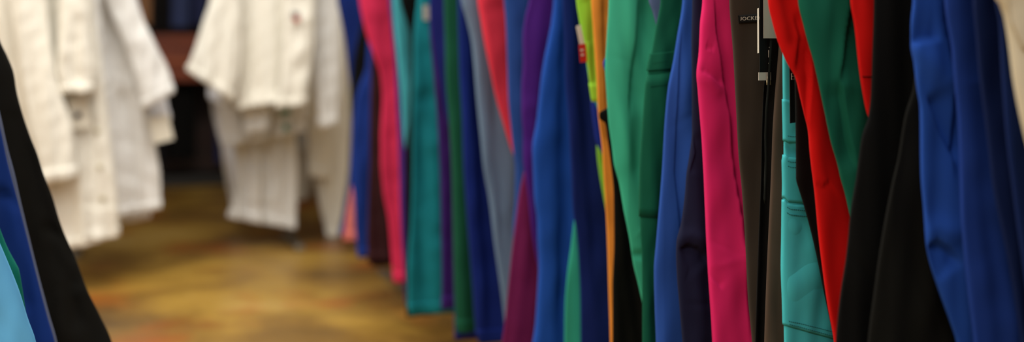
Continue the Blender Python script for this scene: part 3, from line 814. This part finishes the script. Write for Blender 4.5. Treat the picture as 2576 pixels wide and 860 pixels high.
coat('white lab coat at the back of the bunch near the black trousers', 4.76,
     [(40, -60), (60, 200), (80, 400), (100, 560)], [(300, -60), (330, 160), (360, 330), (388, 450), (392, 500)],
     [([(20, -60), (20, 120), (20, 240), (24, 350)], [(100, -60), (100, 120), (98, 240), (94, 350)], -.075)], WHITE2, 41, GL)

coat('short white jacket with a wide slanting sleeve in front of the longer coats', 4.66,
     [(586, -60), (584, 100), (588, 180), (598, 276)], [(722, -60), (726, 100), (722, 180), (716, 252)],
     [([(536, -60), (528, 0), (512, 50), (490, 120), (469, 176)], [(604, -60), (608, 60), (604, 160), (586, 256)], -.07),
      ([(716, -60), (712, 80), (706, 180), (694, 272)], [(792, -60), (790, 80), (782, 170), (770, 262)], -.07)],
     CREAM, 53, GC, tags=[(736, 30, .026, .030, .2, 0, navy_ink, -.085), (740, 42, .020, .018, .2, 0, red_card, -.09)], fold=.010, t=.022,
     grooves=[([(640, -40), (642, 220)], .03, .014), ([(690, -40), (688, 220)], .03, .014)])
coat('white jacket with a rounded cuff beside the royal blue trousers', 4.82,
     [(560, -60), (552, 150), (548, 250), (562, 366)], [(800, -60), (796, 150), (780, 250), (764, 330)],
     [([(772, -60), (782, 80), (792, 200), (800, 322)], [(848, -60), (856, 80), (856, 200), (846, 314)], -.075),
      ([(600, -60), (602, 80), (606, 190), (614, 338)], [(672, -60), (674, 80), (680, 200), (676, 322)], -.075)],
     WHITE, 67, GC, tags=[(704, 278, .04, .022, .1, .15, green_card, -.04), (712, 312, .02, .03, .1, .1, green_card, -.04)], fold=.016,
     grooves=[([(680, 100), (676, 320)], .03, .02), ([(724, 100), (728, 300)], .025, .018)])
coat('long white lab coat hanging down the middle of the rack by the royal blue trousers', 4.935,
     [(575, -60), (572, 150), (580, 300), (594, 440), (586, 500), (572, 546)], [(760, -60), (752, 150), (742, 300), (748, 440), (746, 520), (743, 576)],
     [], WHITE, 59, GC, pockets=[([(615, 420), (650, 424), (690, 426)], [(612, 505), (650, 512), (690, 514)])],
     grooves=[([(620, 330), (614, 450), (606, 570)], .022, .03), ([(664, 330), (668, 450), (664, 580)], .022, .03), ([(712, 330), (716, 450), (716, 580)], .022, .03)], t=.03)
coat('white lab coat with a long narrow tail reaching low beside the blue trousers', 5.13,
     [(770, -60), (775, 200), (785, 400), (800, 500), (824, 598)], [(862, -60), (874, 150), (881, 300), (876, 430), (864, 520), (848, 596)],
     [([(760, -60), (766, 120), (772, 260), (776, 440)], [(836, -60), (842, 120), (840, 260), (826, 452)], -.075)], CREAM, 71, GC, fold=.008)
coat('white lab coat hanging behind the wide slanting sleeve', 5.30,
     [(530, -60), (528, 150), (532, 260), (548, 340), (574, 420), (590, 500), (584, 540)], [(700, -60), (705, 200), (712, 400), (722, 562)],
     [([(534, -60), (526, 80), (520, 170), (526, 248)], [(598, -60), (600, 80), (604, 200), (600, 290)], -.075)],
     WHITE2, 83, GC)
coat('white lab coat at the back of the rack by the royal blue trousers', 5.47,
     [(540, -60), (545, 200), (560, 400), (585, 540)], [(800, -60), (800, 200), (790, 400), (772, 500)],
     [([(740, -60), (744, 120), (750, 260), (756, 380)], [(820, -60), (820, 120), (822, 260), (820, 385)], -.075)], WHITE, 97, GC)

# racks of the white coats
pc, zc = on_plane(735, 613, 4.98)
pl0, _ = on_plane(190, 300, 4.5)


straight_rack('steel rack under the white coats at the end of the aisle', pc, 4.62, 5.75, TOPZ + .014, (4.985, 5.75))
straight_rack('steel rack under the white coats by the near side of the aisle', pl0, 4.1, 5.1, TOPZ + .014, (5.1,))

# ------------------------------------------------------------------ the display unit and dark clothes at the back
red_wood = wood('reddish_wood', (98, 36, 8), (136, 58, 14))
YB = 7.30
unit = thing('display_unit', 'reddish brown wooden display unit at the back of the shop', 'shelf unit', (.7, YB + .2, 0))
bevel(link('shelf_board', *box_data(-.95, 2.35, YB - .06, YB + .42, .86, .90), red_wood, unit, smooth=False), .004)
bevel(link('apron', *box_data(-.95, 2.35, YB - .05, YB - .02, .625, .86), red_wood, unit, smooth=False), .004)
bevel(link('ledge', *box_data(-.95, 2.35, YB - .075, YB - .05, .735, .757), wood('pale_edge_wood', (150, 72, 34), (186, 108, 66)), unit, smooth=False), .003)  # ledge in a paler wood than the boards around it
for x in (-.95, 1.124, 2.31):
    link('side_panel', *box_data(x, x + .03, YB, YB + .42, 0.06, .86), red_wood, unit, smooth=False)
link('back_panel', *box_data(-.95, 2.35, YB + .42, YB + .45, 0.06, 2.0), wood('dark_back_panel', (38, 20, 12), (60, 30, 16)), unit, smooth=False)
bevel(link('plinth', *box_data(-.95, 2.35, YB + .02, YB + .42, 0, .06), plain('dark_plinth', (20, 17, 15), .6), unit, smooth=False), .003)
link('hanging_rail', *tube_data([(-.95, YB + .2, 1.62), (2.35, YB + .2, 1.62)], .013), chrome, unit)
for x in (-.94, 2.34):
    link('rail_post', *tube_data([(x, YB + .2, .90), (x, YB + .2, 1.62)], .013), chrome, unit)

UP = [(-.75, .20, (52, 56, 66), 'charcoal shirt above the wooden shelf behind the left bunch of coats'), (-.48, .22, (40, 30, 32), 'dark brown shirt above the wooden shelf behind the white coats'),
      (-.20, .22, (96, 84, 70), 'olive tan shirt above the wooden shelf behind the white coats'), (.06, .17, (60, 22, 26), 'wine red shirt above the wooden shelf behind the coats'),
      (.26, .10, (54, 20, 20), 'dark maroon shirt above the wooden shelf between the white coats'), (.37, .075, (150, 110, 78), 'tan shirt above the wooden shelf between the white coats'),
      (.465, .080, (24, 22, 22), 'black shirt above the wooden shelf between tan and denim ones'), (.575, .115, (58, 68, 104), 'denim blue shirt above the wooden shelf between the white coats'),
      (.69, .10, (44, 50, 84), 'dusky navy shirt above the wooden shelf beside the denim one'), (.80, .10, (90, 26, 24), 'brick red shirt above the wooden shelf beside the white coats'),
      (.98, .22, (40, 46, 60), 'slate shirt above the wooden shelf behind the white coats'), (1.24, .22, (70, 66, 60), 'grey shirt above the wooden shelf behind the blue trousers'),
      (1.50, .22, (30, 34, 60), 'midnight shirt above the wooden shelf behind the blue trousers'), (1.76, .22, (80, 40, 36), 'rust brown shirt above the wooden shelf behind the trousers')]
for k, (x, w, rgb, lab) in enumerate(UP):
    zb = .93 + .015 * (k % 3)
    root = thing('hanging_shirt', lab, 'shirt', (x, YB + .2, zb), 'shirts above the wooden shelf')
    s = Slab(YB + .2, [(x - w * .42, 1.60), (x - w / 2, 1.3), (x - w / 2, zb)], [(x + w * .42, 1.60), (x + w / 2, 1.3), (x + w / 2, zb)], .06, 800 + k, .010, .08, .001)
    s.build('body', fab(rgb), root, 36, 40)
LOW = [(-.70, .24, (30, 32, 44), 'charcoal jacket under the wooden shelf behind the coats', .12), (-.42, .24, (16, 15, 15), 'black jacket under the wooden shelf at the far corner', .12),
       (-.14, .24, (34, 24, 24), 'brown black jacket under the wooden shelf behind the coats', .12), (.12, .22, (20, 22, 26), 'dark grey jacket under the wooden shelf behind the coats', .12),
       (.39, .17, (30, 31, 34), 'dark charcoal jacket under the wooden shelf beside the white sleeve', .10), (.575, .17, (12, 12, 11), 'black jacket under the wooden shelf between the white coats', .16),
       (.835, .12, (34, 40, 78), 'navy jacket under the wooden shelf beside the slanting white sleeve', .12), (1.02, .20, (22, 24, 44), 'midnight jacket under the wooden shelf behind the coats', .12),
       (1.28, .24, (40, 40, 44), 'grey jacket under the wooden shelf behind the blue trousers', .12), (1.56, .24, (20, 20, 24), 'black jacket under the wooden shelf behind the trousers', .12)]
for k, (x, w, rgb, lab, zb) in enumerate(LOW):
    root = thing('hanging_jacket', lab, 'jacket', (x, YB + .18, zb), 'dark jackets under the wooden shelf')
    s = Slab(YB + .16, [(x - w * .45, .84), (x - w * .5, .6), (x - w * .5, zb)], [(x + w * .45, .84), (x + w * .5, .6), (x + w * .5, zb)], .07, 850 + k, .014, .07, .001)
    s.build('body', fab(rgb), root, 40, 40)
    if k == 6:
        xx = x - w * .25
        V, f = box_data(xx - .022, xx + .022, YB + .06, YB + .068, .44, .50)
        g = link('price_tag', V, f, plain('crimson_card', (170, 30, 40), .6), root, smooth=False)

# ------------------------------------------------------------------ light: ceiling fittings of the shop
def area(name, loc, sx, sy, power, col=(1, .92, .78), rot=(0, 0, 0)):
    d = bpy.data.lights.new(name, 'AREA'); d.shape = 'RECTANGLE'; d.size = sx; d.size_y = sy; d.energy = power; d.color = col
    o = bpy.data.objects.new(name, d); COL.objects.link(o); o.location = loc; o.rotation_euler = rot
    return o


WARM = (1.0, .96, .89)
for (x, y, pw) in ((-1.2, -.9, 54), (.5, -.9, 34), (.1, 1.1, 20), (-2.0, .8, 24), (-1.2, 2.0, 26), (-.2, 2.8, 46), (.45, 3.3, 48), (-1.8, 3.0, 14)):
    area('ceiling_light', (x, y, 2.9), 1.2, 1.2, pw, WARM)

wd = bpy.data.worlds.new('shop_ambient'); bpy.context.scene.world = wd
wd.use_nodes = True
bg = wd.node_tree.nodes['Background']
bg.inputs['Color'].default_value = (.90, .91, 1.0, 1)
bg.inputs['Strength'].default_value = 0.22

# ------------------------------------------------------------------ camera
cd = bpy.data.cameras.new('camera')
cd.sensor_fit = 'HORIZONTAL'; cd.sensor_width = 36.0
cd.lens = F / W * 36.0
cd.shift_y = -(H / 2 - HZ) / W
cd.dof.use_dof = True
cd.dof.focus_distance = 1.48
cd.dof.aperture_fstop = 1.95
cd.dof.aperture_blades = 0
cam = bpy.data.objects.new('camera', cd); COL.objects.link(cam)
cam.location = (0, 0, CAM_Z)
cam.rotation_euler = (math.pi / 2, 0, -PHI)
sc = bpy.context.scene
sc.camera = cam
sc.view_settings.view_transform = 'Standard'
sc.view_settings.look = 'None'
sc.view_settings.exposure = 0.0
sc.view_settings.gamma = 1.0
sc.view_settings.use_curve_mapping = False
sc.cycles.use_denoising = True
sc.cycles.max_bounces = 6
sc.cycles.diffuse_bounces = 4
